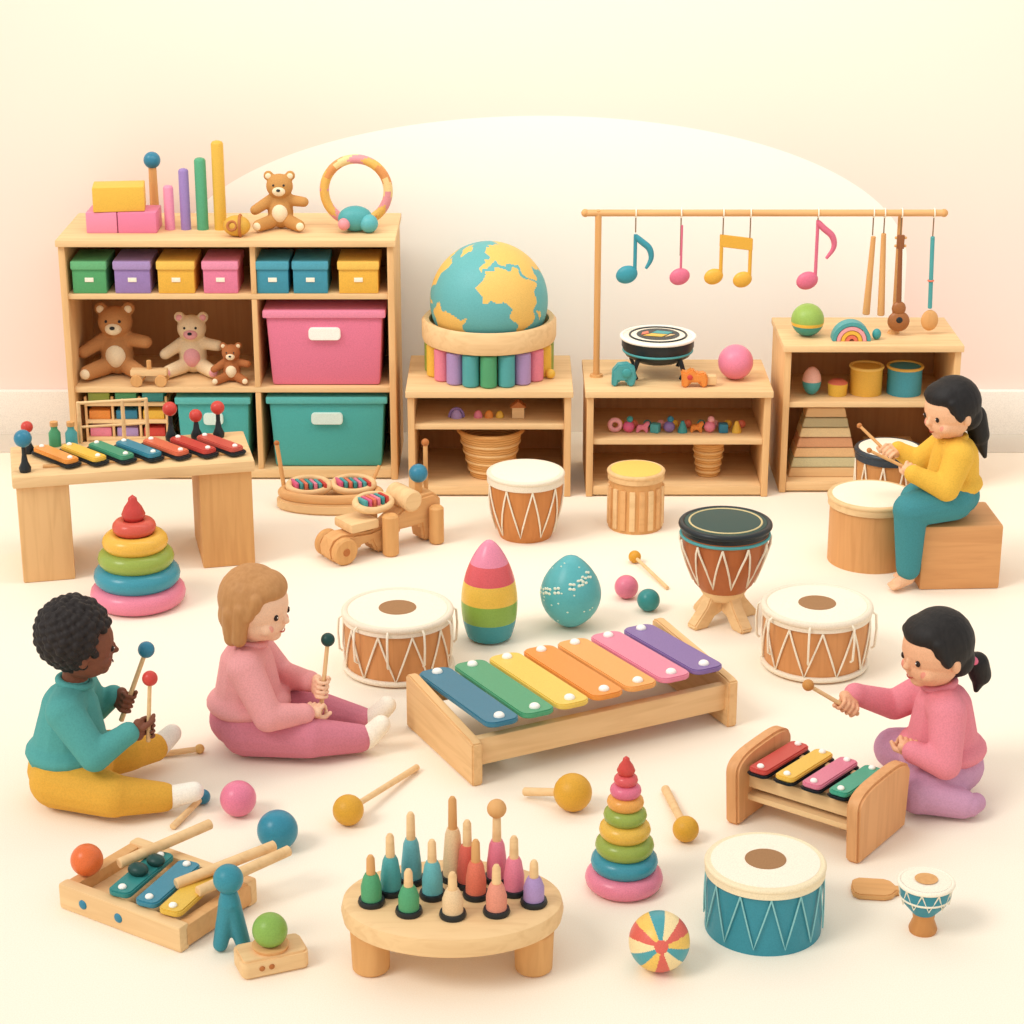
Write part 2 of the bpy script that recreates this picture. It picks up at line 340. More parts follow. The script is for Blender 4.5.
for i,(pl,m) in enumerate((([(-.05,-.02),(.01,-.035),(.03,-.01),(-.02,.005)],YEL),([(-.02,.012),(.03,-.004),(.05,.02),(.0,.04)],TEAL2),([(-.055,-.01),(-.03,.005),(-.03,.035),(-.05,.02)],CORAL),([(.02,-.038),(.055,-.012),(.04,-.004)],mat('#e9c48a',.5)))):
    prism(P,'skin_patch_%d'%i,pl,.0015,m,TM((0,0,.1368)),0)
torus(P,'rim_low',.112,.004,TEAL2,(0,0,.085))
for i in range(4):
    a=math.pi/4+i*math.pi/2; tube(P,'leg_%d'%i,[(.09*math.cos(a),.09*math.sin(a),.08),(.115*math.cos(a),.115*math.sin(a),.03),(.1*math.cos(a),.1*math.sin(a),.006)],[.009,.007,.006],BLK)
P=grp('toy_elephant',(.36,6.80,.3605)); prism(P,'body',[(-.04,0),(-.022,0),(-.018,.018),(.008,.018),(.012,0),(.032,0),(.04,.03),(.034,.06),(.01,.075),(-.02,.072),(-.038,.05)],.04,TEAL2,TM((0,.02,0),(math.pi/2,0,0)),.005)
ball(P,'ear',(.008,-.022,.045),.016,TEAL,(1,.4,1))
P=grp('toy_rhino',(.59,6.785,.3605)); prism(P,'body',[(-.045,0),(-.025,0),(-.02,.016),(.012,.016),(.016,0),(.035,0),(.038,.03),(.03,.05),(.005,.045),(-.012,.062),(-.03,.05),(-.05,.055),(-.045,.03)],.035,ORG,TM((0,.018,0),(math.pi/2,0,0)),.005)
ball(P,'button',(-.02,-.02,.035),.009,RED,(1,.4,1)); box(P,'saddle',(.052,.01,.02),(.03,.03,.03),WX)
P=grp('play_ball',(.725,6.87,.3605)); ball(P,'ball',(0,0,.057),.057,mat('#e8859e',.35),seg=40)
P=grp('bead_toys',(.535,6.82,.1945))
tc2=[LPINK,HOT,PINK,TEAL2,PUR,TEAL,ORG,PINK,BLUE,YEL,LILAC]
for i in range(10):
    m=tc2[i]; x=-.2+.044*i; k=(0,1,3,2,1,4,3,1,2,4)[i]
    if k==0: torus(P,'ring_%d'%i,.017,.008,m,(x,0,.025),(math.pi/2,.4*i,0),seg=18)
    elif k==1: ball(P,'bead_%d'%i,(x,0,.019),.019,m,(1,1,1.0),seg=18); ball(P,'bead_head_%d'%i,(x+.004,0,.044),.011,tc2[(i+4)%11],seg=14)
    elif k==2: box(P,'cube_%d'%i,(x,0,.0155),(.03,.03,.03),m,.005,(0,0,.4*i))
    elif k==3:
        prism(P,'animal_%d'%i,[(-.02,0),(-.01,0),(-.008,.01),(.008,.01),(.01,0),(.02,0),(.019,.02),(.026,.034),(.012,.036),(.006,.025),(-.016,.025)],.02,m,TM((x,.01,0),(math.pi/2,0,0)),.003)
    else: lathe(P,'cone_%d'%i,[(0,0),(.016,0),(.016,.008),(.005,.038),(0,.04)],m,(x,0,0),seg=18)
    ball(P,'bead_back_%d'%i,(x+.02,.045,.014),.014,[YEL,CORAL,TEAL,LPINK][i%4],seg=14)
basket(.645,6.86,.0365,.052,.036,.115)
P=grp('play_ball',(.955,6.89,.5005)); ball(P,'ball',(0,0,.053),.053,[mat('#99b858',.4),mat('#45988d',.4),YEL],seg=60,mf=lambda c:(0 if c.z>.05 else (2 if c.z>.038 else 1)))
P=grp('rainbow_arch_stacker',(1.09,6.845,.5))
for i,(R,m) in enumerate(((.062,TEAL2),(.048,LPINK),(.034,YEL),(.02,CORAL))):
    pts=[(R*math.cos(math.pi*k/20),R*math.sin(math.pi*k/20)) for k in range(21)]+[((R-.0125)*math.cos(math.pi*k/20),(R-.0125)*math.sin(math.pi*k/20)) for k in range(20,-1,-1)]
    prism(P,'arch_%d'%i,pts,.05,m,TM((0,.025,0),(math.pi/2,0,0)),.0015)
ball(P,'drop',(0.083,.0,.018),.018,TEAL,(.8,.8,1))
P=grp('egg_shaker',(.975,6.87,.3075)); ball(P,'egg',(0,0,.047),.036,[TEAL2,mat('#f1b7a4',.5)],(.85,.85,1.3),mf=lambda c:0 if c.z<.045 else 1)
P=grp('stacking_cup',(1.06,6.87,.3075)); lathe(P,'cup',[(0,0),(.03,0),(.033,.04),(.02,.05),(0,.05)],[YEL,CORAL],mf=lambda c:1 if c.z>.03 else 0)
for x,m,m2,r in ((1.155,mat('#e6b147',.45),mat('#f0c465',.45),.052),(1.28,mat('#4698a7',.45),mat('#e2b152',.45),.056)):
    P=grp('toy_tin_drum',(x,6.89,.3075)); lathe(P,'can',[(0,0),(r,0),(r,.09),(0,.09)],[m,m2],seg=36,mf=lambda c:1 if c.z<.02 else 0); torus(P,'rim',r,.005,m2,(0,0,.09))
P=grp('pyramid_stacker',(1.025,6.89,.0365))
pm=(WX,mat('#d5cda2',.5),mat('#f0c590',.5),mat('#e6ac80',.5),mat('#f4d9a6',.5),mat('#cabc92',.5),WX)
for i,m in enumerate(pm):
    z0=.033*i; w0=.118-.0083*i; w1=w0-.0075
    prism(P,'slab_%d'%i,[(-w0,0),(w0,0),(w1,.031),(-w1,.031)],.12-.008*i,m,TM((0,.06-.004*i,z0),(math.pi/2,0,0)),.002)
P=grp('picture_blocks',(1.25,6.93,.0365))
for i in range(3): box(P,'plank_%d'%i,(0,0,.015+.03*i),(.16,.12,.028),[CORAL,YEL,WX][i],.003)
# ---------------------------------------------------------------- hanging rail with notes
RZ=.9007; HY=6.90
P=grp('hanging_rail')
cyl(P,'rail',(.235,HY,RZ),(1.372,HY,RZ),.011,WMX); cyl(P,'post_1',(.275,HY,.36),(.275,HY,RZ+.01),.0105,WM)
def hz(d): return RZ-(d-213)/304     # drop below the rail -> height
def hx(d): return (d-512)/312
cyl(P,'post_2',(hx(899),HY+.022,.5),(hx(899),HY+.022,RZ),.008,WM); lathe(P,'foot_1',[(0,0),(.022,0),(.02,.008),(0,.008)],WM,(.275,HY,.36)); lathe(P,'foot_2',[(0,0),(.02,0),(.018,.008),(0,.008)],WM,(hx(899),HY+.022,.5))
ball(P,'finial_1',(.233,HY,RZ),.013,WM); ball(P,'finial_2',(1.374,HY,RZ),.013,WM)
def string(P,a,b):
    tube(P,'string',[(hx(a),HY,RZ-.008),(hx(a),HY,hz(b))],.0022,mat('#8a6a4a',.7),seg=5); torus(P,'loop',.0145,.0022,CREAM,(hx(a),HY,RZ),(0,math.pi/2,0),seg=14)
def head(P,a,b,m,r=.034): ball(P,'note_head',(hx(a),HY,hz(b)),r,m,(1.05,.55,.85),(0,-.35,0))
def flag(P,pl,m):
    pts=smoothpts([(hx(a),HY,hz(b)) for a,b in pl]); n=len(pts)
    tube(P,'flag',pts,[.0045+.0065*math.sin(math.pi*min(1,.25+.75*i/(n-1))) for i in range(n)],m)
P=grp('hanging_music_note'); m=mat('#3c95a4',.4); string(P,635,232); head(P,627,274,m)
tube(P,'stem',[(hx(635),HY,hz(272)),(hx(635),HY,hz(234))],.006,m); flag(P,[(635,236),(641,241),(649,248),(651,258),(646,268)],m)
P=grp('hanging_music_note'); m=mat('#dc6f89',.4); string(P,680,255); head(P,680,276,m,.032); tube(P,'stem',[(hx(681),HY,hz(274)),(hx(681),HY,hz(225))],.004,m)
P=grp('hanging_music_note'); m=mat('#e5ad41',.4); string(P,722,238); string(P,749,240); head(P,714,276,m,.03); head(P,743,279,m,.03)
tube(P,'stem_1',[(hx(721),HY,hz(275)),(hx(721),HY,hz(236))],.006,m); tube(P,'stem_2',[(hx(750),HY,hz(278)),(hx(750),HY,hz(239))],.006,m)
prism(P,'beam',[(hx(719),hz(234)),(hx(719),hz(246)),(hx(752),hz(250)),(hx(752),hz(238))],.012,m,TM((0,HY+.006,0),(math.pi/2,0,0)),.002)
P=grp('hanging_music_note'); m=mat('#dc6f89',.4); string(P,816,222); head(P,808,280,m,.034)
tube(P,'stem',[(hx(816),HY,hz(278)),(hx(816),HY,hz(220))],.0055,m); flag(P,[(816,222),(822,228),(831,236),(833,247),(826,258)],m)
P=grp('hanging_claves'); string(P,871,235); string(P,882,233)
cyl(P,'clave_1',(hx(872),HY,hz(236)),(hx(869),HY,hz(314)),.008,WM,r1=.012); cyl(P,'clave_2',(hx(882),HY,hz(233)),(hx(884),HY,hz(315)),.008,WM,r1=.012)
UK=mat('#a5683a',.35); UN=mat('#935a34',.4)
P=grp('hanging_ukulele'); string(P,899,240)
cyl(P,'neck',(hx(899),HY-.006,hz(238)),(hx(901),HY-.012,hz(312)),.0065,UN,r1=.009); ball(P,'body',(hx(901.5),HY-.012,hz(320)),.036,UK,(1.0,.45,.95)); ball(P,'bout',(hx(901),HY-.012,hz(307)),.027,UK,(.85,.5,.9))
ball(P,'sound_hole',(hx(901.5),HY-.026,hz(318)),.011,BLK,(1,.35,1)); box(P,'headstock',(hx(899),HY-.006,hz(241)),(.024,.012,.045),UN,.003)
for i in (-1,1):
    for j in (0,1): ball(P,'tuner_%d_%d'%(i,j),(hx(899)+i*.015,HY-.006,hz(237+8*j)),.005,WM,seg=10)
P=grp('hanging_wooden_spoon'); string(P,931,240); cyl(P,'handle',(hx(931),HY,hz(236)),(hx(933),HY,hz(308)),.007,TEAL2); ball(P,'bowl',(hx(933.5),HY,hz(320)),.033,WM,(.85,.4,1.05)); torus(P,'wrap',.008,.003,CORAL,(hx(932),HY,hz(280)))
# ---------------------------------------------------------------- drums
def drum(name,x,y,rt,rb,h,body,rim,head,spot=None,rope=None,n=12,bulge=0,rimr=.007,lowrim=True,z=0,bands=None,rz=0,rw=.0028):
    P=grp(name,(x,y,z),rz)
    R=lambda t: rb+(rt-rb)*t+bulge*4*t*(1-t)
    pr=[(0,0)]+[(R(i/12),h*i/12) for i in range(13)]+[(0,h)]
    lathe(P,'shell',pr,body,seg=56)
    if rim:
        lathe(P,'rim_band',[(R(.9)+.002,h*.86),(R(.9)+.006,h*.87),(rt+.006,h*.99),(rt+.002,h*1.0+.003),(rt-.01,h+.003)],rim,seg=56)
        torus(P,'rim_hoop',rt+.002,rimr,rim,(0,0,h*.985),seg=56)
        if lowrim: torus(P,'low_hoop',R(.06)+.003,rimr*.8,rim,(0,0,h*.07),seg=56)
    lathe(P,'drum_skin',[(0,h+.0065),(rt*.6,h+.006),(rt*.95,h+.004),(rt*.97,h)],head,seg=56)
    if spot: lathe(P,'skin_spot',[(0,h+.008),(rt*.36,h+.0075),(rt*.365,h+.005)],spot,seg=40)
    if rope:
        for i in range(n):
            a0=2*math.pi*i/n; a1=2*math.pi*(i+.5)/n; a2=2*math.pi*(i+1)/n
            rr=lambda a,t,e=.004:((R(t)+e)*math.cos(a),(R(t)+e)*math.sin(a),h*t)
            pts=[rr(a0+(a1-a0)*k/4,.86-.76*k/4) for k in range(5)]+[rr(a1+(a2-a1)*k/4,.10+.76*k/4) for k in range(1,5)]
            tube(P,'rope_%d'%i,pts,rw,rope,seg=6)
    return P
HEADW=mat('#faeed9',.7); RIMW=mat('#eee0c9',.6); DW=mat('#cf915a',.5,'woodz')
D=drum('rope_tension_drum',.042,6.39,.112,.08,.205,mat('#cb8448',.5,'woodz'),RIMW,HEADW,None,ROPE,9,.012,lowrim=False)
lathe(D,'foot',[(0,0),(.078,0),(.082,.012),(.07,.03),(0,.03)],BR)
D=drum('wooden_conga',.386,6.47,.082,.084,.185,WM,WY,mat('#edc966',.6),None,None,lowrim=False)
for i in range(18):
    a=2*math.pi*i/18; box(D,'slat_%d'%i,(.084*math.cos(a),.084*math.sin(a),.075),(.01,.018,.13),WX if i%2 else WMX,.003,(0,0,a))
def hooks(D,rt,h,n=10,m=ROPE):
    for i in range(n):
        a=2*math.pi*(i+.3)/n; c,s=math.cos(a),math.sin(a)
        tube(D,'lug_%d'%i,[((rt+e)*c,(rt+e)*s,z*h) for e,z in ((.004,.97),(.014,.93),(.017,.7),(.014,.4),(.006,.36))],.0032,m,seg=6)
D=drum('rope_tension_drum',-.303,5.385,.138,.138,.165,DW,RIMW,HEADW,SPOT,ROPE,10,.004,.0095); hooks(D,.143,.165)
D=drum('rope_tension_drum',.81,5.405,.138,.132,.17,DW,RIMW,HEADW,SPOT,ROPE,10,.004,.0095,rz=.3); hooks(D,.143,.17,8)
drum('floor_drum',1.075,6.18,.125,.125,.205,mat('#d9a066',.5,'woodz'),mat('#e9c592',.5,'woodx'),HEADW,None,None,lowrim=False)
drum('snare_drum',1.185,6.56,.1,.1,.225,mat('#c98f55',.5,'woodz'),mat('#39424a',.3),HEADW,None,ROPE,10)
BT=mat('#388b9b',.4)
drum('blue_drum',.527,4.05,.119,.122,.152,BT,mat('#f2dfba',.6),HEADW,SPOT,mat('#8cc6c6',.5),12,0,.006,lowrim=False,rw=.0018)
P=grp('djembe_drum',(.590,5.70,0))
pr=[(0,.095),(.06,.095),(.082,.12),(.105,.17),(.117,.22),(.12,.27),(.12,.295),(0,.295)]
lathe(P,'bowl',pr,[mat('#b4683a',.45,'woodz'),BLK],seg=56,mf=lambda c:1 if c.z>.255 else 0)
torus(P,'rim',.121,.009,BLK,(0,0,.291),seg=56); torus(P,'rim_cord',.122,.0045,TEAL2,(0,0,.263),seg=56)
lathe(P,'drum_skin',[(0,.301),(.08,.3005),(.114,.298)],DKG,seg=48); torus(P,'skin_ring',.1,.003,mat('#d8c490',.5),(0,0,.2985),seg=48)
for i in range(11):
    rr=lambda z:.062+.062*min(1,max(0,(z-.09)/.15))**.8
    a0=2*math.pi*i/11;a1=2*math.pi*(i+.5)/11;a2=2*math.pi*(i+1)/11
    pts=[]
    for k in range(7):
        z=.257-.13*k/6; a=a0+(a1-a0)*k/6; pts.append(((rr(z)+.004)*math.cos(a),(rr(z)+.004)*math.sin(a),z))
    for k in range(1,7):
        z=.127+.13*k/6; a=a1+(a2-a1)*k/6; pts.append(((rr(z)+.004)*math.cos(a),(rr(z)+.004)*math.sin(a),z))
    tube(P,'rope_%d'%i,pts,.003,ROPE,seg=6)
lathe(P,'collar',[(0,.075),(.052,.075),(.066,.1),(.07,.115),(0,.115)],WX)
for i in range(4):
    a=math.pi/4+math.pi/2*i-.2; M=TM((0,0,0),(0,0,a))@TM((0,.019,0),(math.pi/2,0,0))
    prism(P,'leg_%d'%i,[(.0,.09),(.055,.09),(.07,.06),(.112,.012),(.109,0),(.065,0),(.04,.03),(0,.045)],.038,WX,M,.004)
P=grp('goblet_drum',(.86,4.03,0))
lathe(P,'shell',[(0,0),(.028,0),(.03,.008),(.022,.03),(.024,.045),(.045,.07),(.054,.09),(.055,.118),(0,.118)],[mat('#c98a4e',.5,'woodz'),BT],seg=40,mf=lambda c:1 if c.z>.042 else 0)
torus(P,'rim',.0555,.005,HEADW,(0,0,.116)); torus(P,'ring',.051,.003,ROPE,(0,0,.085)); lathe(P,'skin',[(0,.123),(.052,.12)],HEADW); lathe(P,'spot',[(0,.1245),(.024,.1238)],WM)
for i in range(10):
    a=2*math.pi*i/10; tube(P,'rope_%d'%i,[(.057*math.cos(a),.057*math.sin(a),.112),(.05*math.cos(a+.3),.05*math.sin(a+.3),.072),(.057*math.cos(a+.63),.057*math.sin(a+.63),.112)],.0018,ROPE,seg=5)
P=grp('wooden_paddle',(.785,4.19,0),-.12); prism(P,'paddle',[(.045,-.012),(.075,-.010),(.08,0),(.075,.010),(.045,.012),(.035,.03),(.02,.038),(-.035,.038),(-.048,.028),(-.052,0),(-.048,-.028),(-.035,-.038),(.02,-.038),(.035,-.03)],.014,mat('#dfa86c',.6,'woodx'),TM((0,0,0)),.003)
# ---------------------------------------------------------------- eggs & balls
P=grp('rainbow_egg',(-.062,5.58,0))
h=.29; er0=lambda t:.0775*math.sin(math.pi*(.24+.76*t))**.62
pr=[(0,0),(.038,0),(.054,.004)]+[(er0(i/60) if i<60 else 0,.010+(h-.010)*(i/60)) for i in range(0,61)]
def reg(c):
    z=c.z
    if z<.06: return 0
    if z<.115: return 1
    if z<.175: return 2
    if z<.225: return 3
    return 4
lathe(P,'shell',pr,[mat('#41959e',.25),mat('#8bb04f',.25),mat('#eec355',.25),mat('#dd6166',.25),mat('#e88da6',.25)],seg=64,ang=180,mf=reg)
P=grp('speckled_egg',(.163,5.66,0)); EG=mat('#5bafb3',.35)
h=.215
er=lambda t:.087*math.sin(math.pi*t)**.62*(1.08-.22*t) if 0<t<1 else 0
lathe(P,'shell',[(er(i/26),h*i/26) for i in range(27)],EG,seg=48,ang=180)
random.seed(7); SPK=mat('#e9f0dc',.5); SPK2=mat('#cfe3d0',.5)
def spk(a,t,s,m,nm):
    r=er(t); q=V((math.cos(a),math.sin(a),.9*(t-.5))).normalized().to_track_quat('Z','Y').to_euler()
    ball(P,nm,(r*math.cos(a),r*math.sin(a),h*t),s,m,(1,.8,.3),tuple(q),seg=10)
for i in range(18):
    a=i*2.39996+.5; t=.16+.68*((i*.3819+.1)%1)
    spk(a,t,.0035,mat('#3f8f94',.5),'flower_%d_c'%i)
    for k in range(4):
        b=k*math.pi/2+i; spk(a+.095*math.cos(b),t+.038*math.sin(b),.0055,SPK,'flower_%d_p%d'%(i,k))
for i in range(40): spk(random.uniform(0,6.28),random.uniform(.12,.93),.0032,SPK2,'dot_%d'%i)
def pball(x,y,r,m,z=0,name='play_ball'):
    P=grp(name,(x,y,z)); ball(P,'ball',(0,0,r),r,m,seg=44)
pball(.329,5.87,.0345,mat('#e07b93',.3)); pball(.387,5.775,.0325,mat('#378a89',.3))
pball(-.632,4.545,.042,mat('#e7809b',.3)); pball(-.525,4.385,.046,mat('#3588a0',.3))
P=grp('striped_beach_ball',(.298,3.885,0)); bt=[mat('#dd6759',.35),mat('#f0c462',.35),mat('#509fa7',.35),mat('#f4dba4',.35)]
bm_=Euler((math.radians(20),.35,0)).to_matrix()
def bstr(c):
    d=bm_@((c-V((0,0,.062))).normalized())
    if d.y<-.975: return 0
    return int((math.atan2(d.x,d.z)+math.pi)/(2*math.pi)*12)%4
ball(P,'ball',(0,0,.062),.062,bt,seg=200,mf=bstr)
# ---------------------------------------------------------------- mallets
def mallet(p0,p1,rb,m,rs=.005,name='mallet',stick=WX,sc=(1,1,1)):
    P=grp(name); cyl(P,'stick',p0,p1,rs*1.15,stick,r1=rs,seg=12); ball(P,'head',p1,rb,m,sc)
    return P
mallet((.452,5.93,.006),(.368,6.15,.019),.019,mat('#d99a2e',.4))
mallet((-.228,4.77,.01),(-.375,4.50,.036),.036,MUST,.007)
mallet((.028,4.63,.016),(.141,4.57,.045),.045,MUST,.009,'maraca')
mallet((.362,4.66,.008),(.392,4.42,.03),.030,MUST,.009,'maraca')
mallet((-.865,4.84,.008),(-.765,4.865,.012),.012,mat('#e3b26a',.5),.007)
mallet((-.775,4.47,.008),(-.722,4.60,.018),.018,BLUE,.007)
# ---------------------------------------------------------------- ring stackers
def stacker(x,y,rings,top):
    P=grp('ring_stacker',(x,y,0)); z=0
    for i,(R,t,m) in enumerate(rings):
        torus(P,'ring_%d'%i,R-t/2,t/2,m,(0,0,z+t*.475),sq=.95) ; lathe(P,'ring_core_%d'%i,[(0,z+.1*t),(R-t/2,z+.1*t),(R-t/2,z+.8*t),(0,z+.8*t)],m); z+=t*.84
    cyl(P,'peg',(0,0,0),(0,0,z+.01),.008,WM)
    rt,m=top; lathe(P,'top_knob',[(0,z),(rt*.8,z+.002),(rt,z+rt*.6),(rt*.75,z+rt*1.2),(rt*.4,z+rt*1.7),(rt*.35,z+rt*2.0),(0,z+rt*2.3)],m,ang=180)
stacker(-1.07,5.84,[(.136,.066,mat('#e8869d',.25)),(.123,.066,mat('#4294a6',.25)),(.108,.06,mat('#98aa4d',.25)),(.093,.056,mat('#e9b54b',.25)),(.062,.048,mat('#d45c4b',.25))],(.034,mat('#c8463f',.25)))
stacker(.243,4.215,[(.085,.05,mat('#e8869d',.25)),(.073,.046,mat('#4294a6',.25)),(.064,.046,mat('#98aa4d',.25)),(.056,.044,mat('#e6b74d',.25)),(.047,.04,mat('#98aa4d',.25)),(.04,.034,mat('#e7a451',.25)),(.034,.032,mat('#df728a',.25)),(.026,.028,mat('#db5c5e',.25))],(.02,mat('#cf4a42',.25)))
# ---------------------------------------------------------------- xylophones
def bar(P,name,loc,L,W,T,m,rot,pins=True,pr=.011,pm=WHITE):
    M=TM(loc,rot); prism(P,name,rrect(L,W,W*.3),T,m,M,.003)
    if pins:
        for s in (-1,1):
            q=M@V((s*(L/2-W*.36),0,T+.002)); ball(P,name+'_pin%d'%(s+1),tuple(q),pr,pm,(1,1,.7),seg=16)
def xylo_big():
    P=grp('xylophone',(.150,5.02,0),math.radians(27)); L=.74; Dp=.38
    for k,s in enumerate((-1,1)):
        M=TM((s*(L/2-.014)-.014,0,0))@Matrix(((0,0,1,0),(1,0,0,0),(0,1,0,0),(0,0,0,1)))
        hb=.115 if s<0 else .13
        prism(P,'end_panel_%d'%k,[(-Dp/2,0),(Dp/2,0),(Dp/2,hb+.025),(Dp/2-.02,hb+.03),(-Dp/2+.02,hb),(-Dp/2,hb-.005)],.028,WY,M,.004)
    box(P,'front_rail',(0,-Dp/2+.03,.078),(L-.05,.024,.07),WX); box(P,'back_rail',(0,Dp/2-.035,.10),(L-.05,.024,.06),WX)
    cols=['#3d7c94','#53a176','#ecc95f','#ea9746','#eeaa60','#e68aa1','#886ea5']
    for i,c in enumerate(cols):
        x=-L/2+.08+i*.0965
        bar(P,'bar_%d'%i,(x,.0,.135+.002*i),.41-.006*i,.089,.014,mat(c,.35),(0,math.radians(4),math.pi/2),pr=.0135)
xylo_big()
def xylo_small():
    P=grp('xylophone',(.695,4.50,0),math.radians(-36)); L=.34; Dp=.25
    for k,s in enumerate((-1,1)):
        M=TM((s*(L/2-.016)-.016,0,0))@Matrix(((0,0,1,0),(1,0,0,0),(0,1,0,0),(0,0,0,1)))
        pts=[(-Dp/2+.01,0),(Dp/2-.01,0)]+[(Dp/2*math.copysign(abs(math.cos(a))**.6,math.cos(a)),.13+.045*math.sin(a)**.8) for a in [math.pi*i/20 for i in range(21)]]
        prism(P,'end_panel_%d'%k,pts,.034,mat('#dfa46e',.55,'woodz'),M,.006)
    box(P,'rail_front',(0,-.06,.10),(L-.04,.02,.035),WX); box(P,'rail_back',(0,.06,.11),(L-.04,.02,.035),WX); box(P,'base_board',(0,0,.06),(L-.04,.15,.015),WX)
    for i,c in enumerate(('#cd4f46','#ecbe53','#de8097','#47a487')):
        x=-L/2+.070+i*.066
        bar(P,'bar_base_%d'%i,(x,-.0,.126),.22-.008*i,.056,.006,BLK,(0,math.radians(4),math.pi/2),False)
        bar(P,'bar_%d'%i,(x,-.0,.133),.21-.008*i,.049,.012,mat(c,.35),(0,math.radians(4),math.pi/2),pr=.0085)
xylo_small()
BZ=.33
P=grp('toddler_bench',(-1.13,6.195,0),math.radians(13))
box(P,'top',(0,0,BZ-.0175),(.70,.30,.035),WX,.008); box(P,'leg_1',(-.265,0,.15),(.15,.28,.30),WZ,.006); box(P,'leg_2',(.262,0,.15),(.155,.28,.30),WM,.006); box(P,'stretcher',(0,.1,.27),(.50,.02,.05),WX)
Pb=grp('tabletop_xylophone',(-1.105,6.18,BZ),math.radians(13))
for i,c in enumerate(('#ea9a47','#ecbf4f','#4b9977','#3e899f','#dc7152','#c64a42','#cb5c4e')):
    x=-.24+i*.08
    bar(Pb,'bar_base_%d'%i,(x,0,.004),.2,.058,.01,BLK,(0,0,math.radians(122)),False)
    bar(Pb,'bar_%d'%i,(x,0,.013),.18,.048,.014,mat(c,.3),(0,0,math.radians(122)),pr=.008)
box(Pb,'carrier_1',(0,.05,.003),(.56,.02,.006),WM); box(Pb,'carrier_2',(0,-.05,.003),(.56,.02,.006),WM)
def upright(x,y,z0,h,rb,m,base=BLK):
    P=grp('standing_beater',(x,y,z0)); lathe(P,'foot',[(0,0),(.016,0),(.018,.012),(.01,.03),(.007,.05),(0,.05)],base); cyl(P,'stick',(0,0,.04),(0,0,h),.0065,base); ball(P,'head',(0,0,h+rb*.6),rb,m)
upright(-1.41,6.03,BZ,.085,.026,BLUE,BLK); upright(-1.435,6.20,BZ,.07,.018,RED,BLK); upright(-1.03,6.325,BZ,.085,.022,RED); upright(-.955,6.34,BZ,.06,.02,RED); upright(-.89,6.355,BZ,.08,.021,RED)
for x,m in ((-1.37,GREEN),(-1.32,TEAL2)):
    P=grp('glass_jar_shaker',(x,6.27,BZ)); lathe(P,'bottle',[(0,0),(.018,0),(.018,.04),(.01,.052),(.01,.062),(0,.062)],m); lathe(P,'cap',[(0,.062),(.012,.062),(.012,.075),(0,.075)],WM)
P=grp('wooden_frame_stand',(-1.20,6.315,BZ),.2)
for i,x in enumerate((-.1,.03,.1)): cyl(P,'upright_%d'%i,(x,0,0),(x,0,.13),.006,WX)
cyl(P,'crossbar',(-.1,0,.125),(.1,0,.125),.005,WX); cyl(P,'crossbar_low',(-.1,0,.05),(.1,0,.05),.004,WX)
P=grp('wooden_rattle_tray',(-.58,6.64,0),-.05)
pts=[(.175*math.cos(a),.085*math.sin(a)) for a in [2*math.pi*i/40 for i in range(40)]]
prism(P,'base',pts,.035,WX,TM((0,0,0)),.006)
torus(P,'rim',.155,.016,WMX,(0,0,.05),scale=(1,.48,1))
for j,(x,y) in enumerate(((-.07,.0),(.07,.02))):
    torus(P,'inner_hoop_%d'%j,.064,.012,WX,(x,y,.072),(.25,0,0),scale=(1,.7,1))
    for i in range(7): box(P,'jingle_%d_%d'%(j,i),(x-.045+.015*i,y-.005,.078),(.01,.055,.022),[HOT,TEAL2,CORAL,TEAL,PINK,TEAL2,RED][i],.003,(0,0,.5))
cyl(P,'stick_1',(-.15,.02,.03),(-.175,.04,.20),.007,WM); cyl(P,'stick_2',(.12,.05,.05),(.15,.07,.12),.006,WM)
ball(P,'stick_cap',(-.175,.04,.2),.009,BR)
P=grp('wooden_pull_toy',(-.395,6.27,0),math.radians(36))
prism(P,'body_plate',[(-.20,.012),(-.205,.05),(-.19,.075),(-.16,.085),(-.06,.078),(.0,.09),(.05,.12),(.09,.15),(.17,.155),(.195,.13),(.195,.004),(.13,.004),(.12,.06),(.04,.06),(.02,.004),(-.04,.004),(-.06,.045),(-.10,.04),(-.12,.004),(-.18,.004)],.07,WMX,TM((0,.035,0),(math.pi/2,0,0)),.008)
for i,(x,y) in enumerate(((-.165,-.048),(-.165,.048))):
    cyl(P,'wheel_%d'%i,(x,y-.013,.042),(x,y+.013,.042),.042,WM,seg=32,bev=.006); cyl(P,'hub_%d'%i,(x,y-.016,.042),(x,y+.016,.042),.012,BR)
cyl(P,'peg_leg_1',(-.01,-.062,0),(-.01,-.062,.13),.025,WM,bev=.006); cyl(P,'peg_leg_2',(.16,-.058,0),(.16,-.058,.12),.023,WM,bev=.006); cyl(P,'head_roller',(.08,-.055,.15),(.08,.055,.15),.034,WX,bev=.006)
box(P,'cross_bar',(-.09,0,.105),(.10,.10,.03),WX,.008)
torus(P,'hoop',.058,.012,WX,(-.03,.0,.155),(.3,0,0),scale=(1,.7,1))
for i in range(6): box(P,'jingle_%d'%i,(-.068+.015*i,0,.162),(.010,.048,.024),[TEAL2,HOT,CORAL,PINK,TEAL,RED][i],.002)
cyl(P,'hoop_stem',(-.03,0,.08),(-.03,0,.15),.012,WM)
cyl(P,'pole',(.175,.02,.13),(.185,.035,.29),.007,WM); cyl(P,'neck',(.135,0,.15),(.135,0,.2),.012,WM); ball(P,'ball_head',(.135,.0,.215),.029,BLUE); ball(P,'pole_cap',(.185,.035,.295),.012,BR)
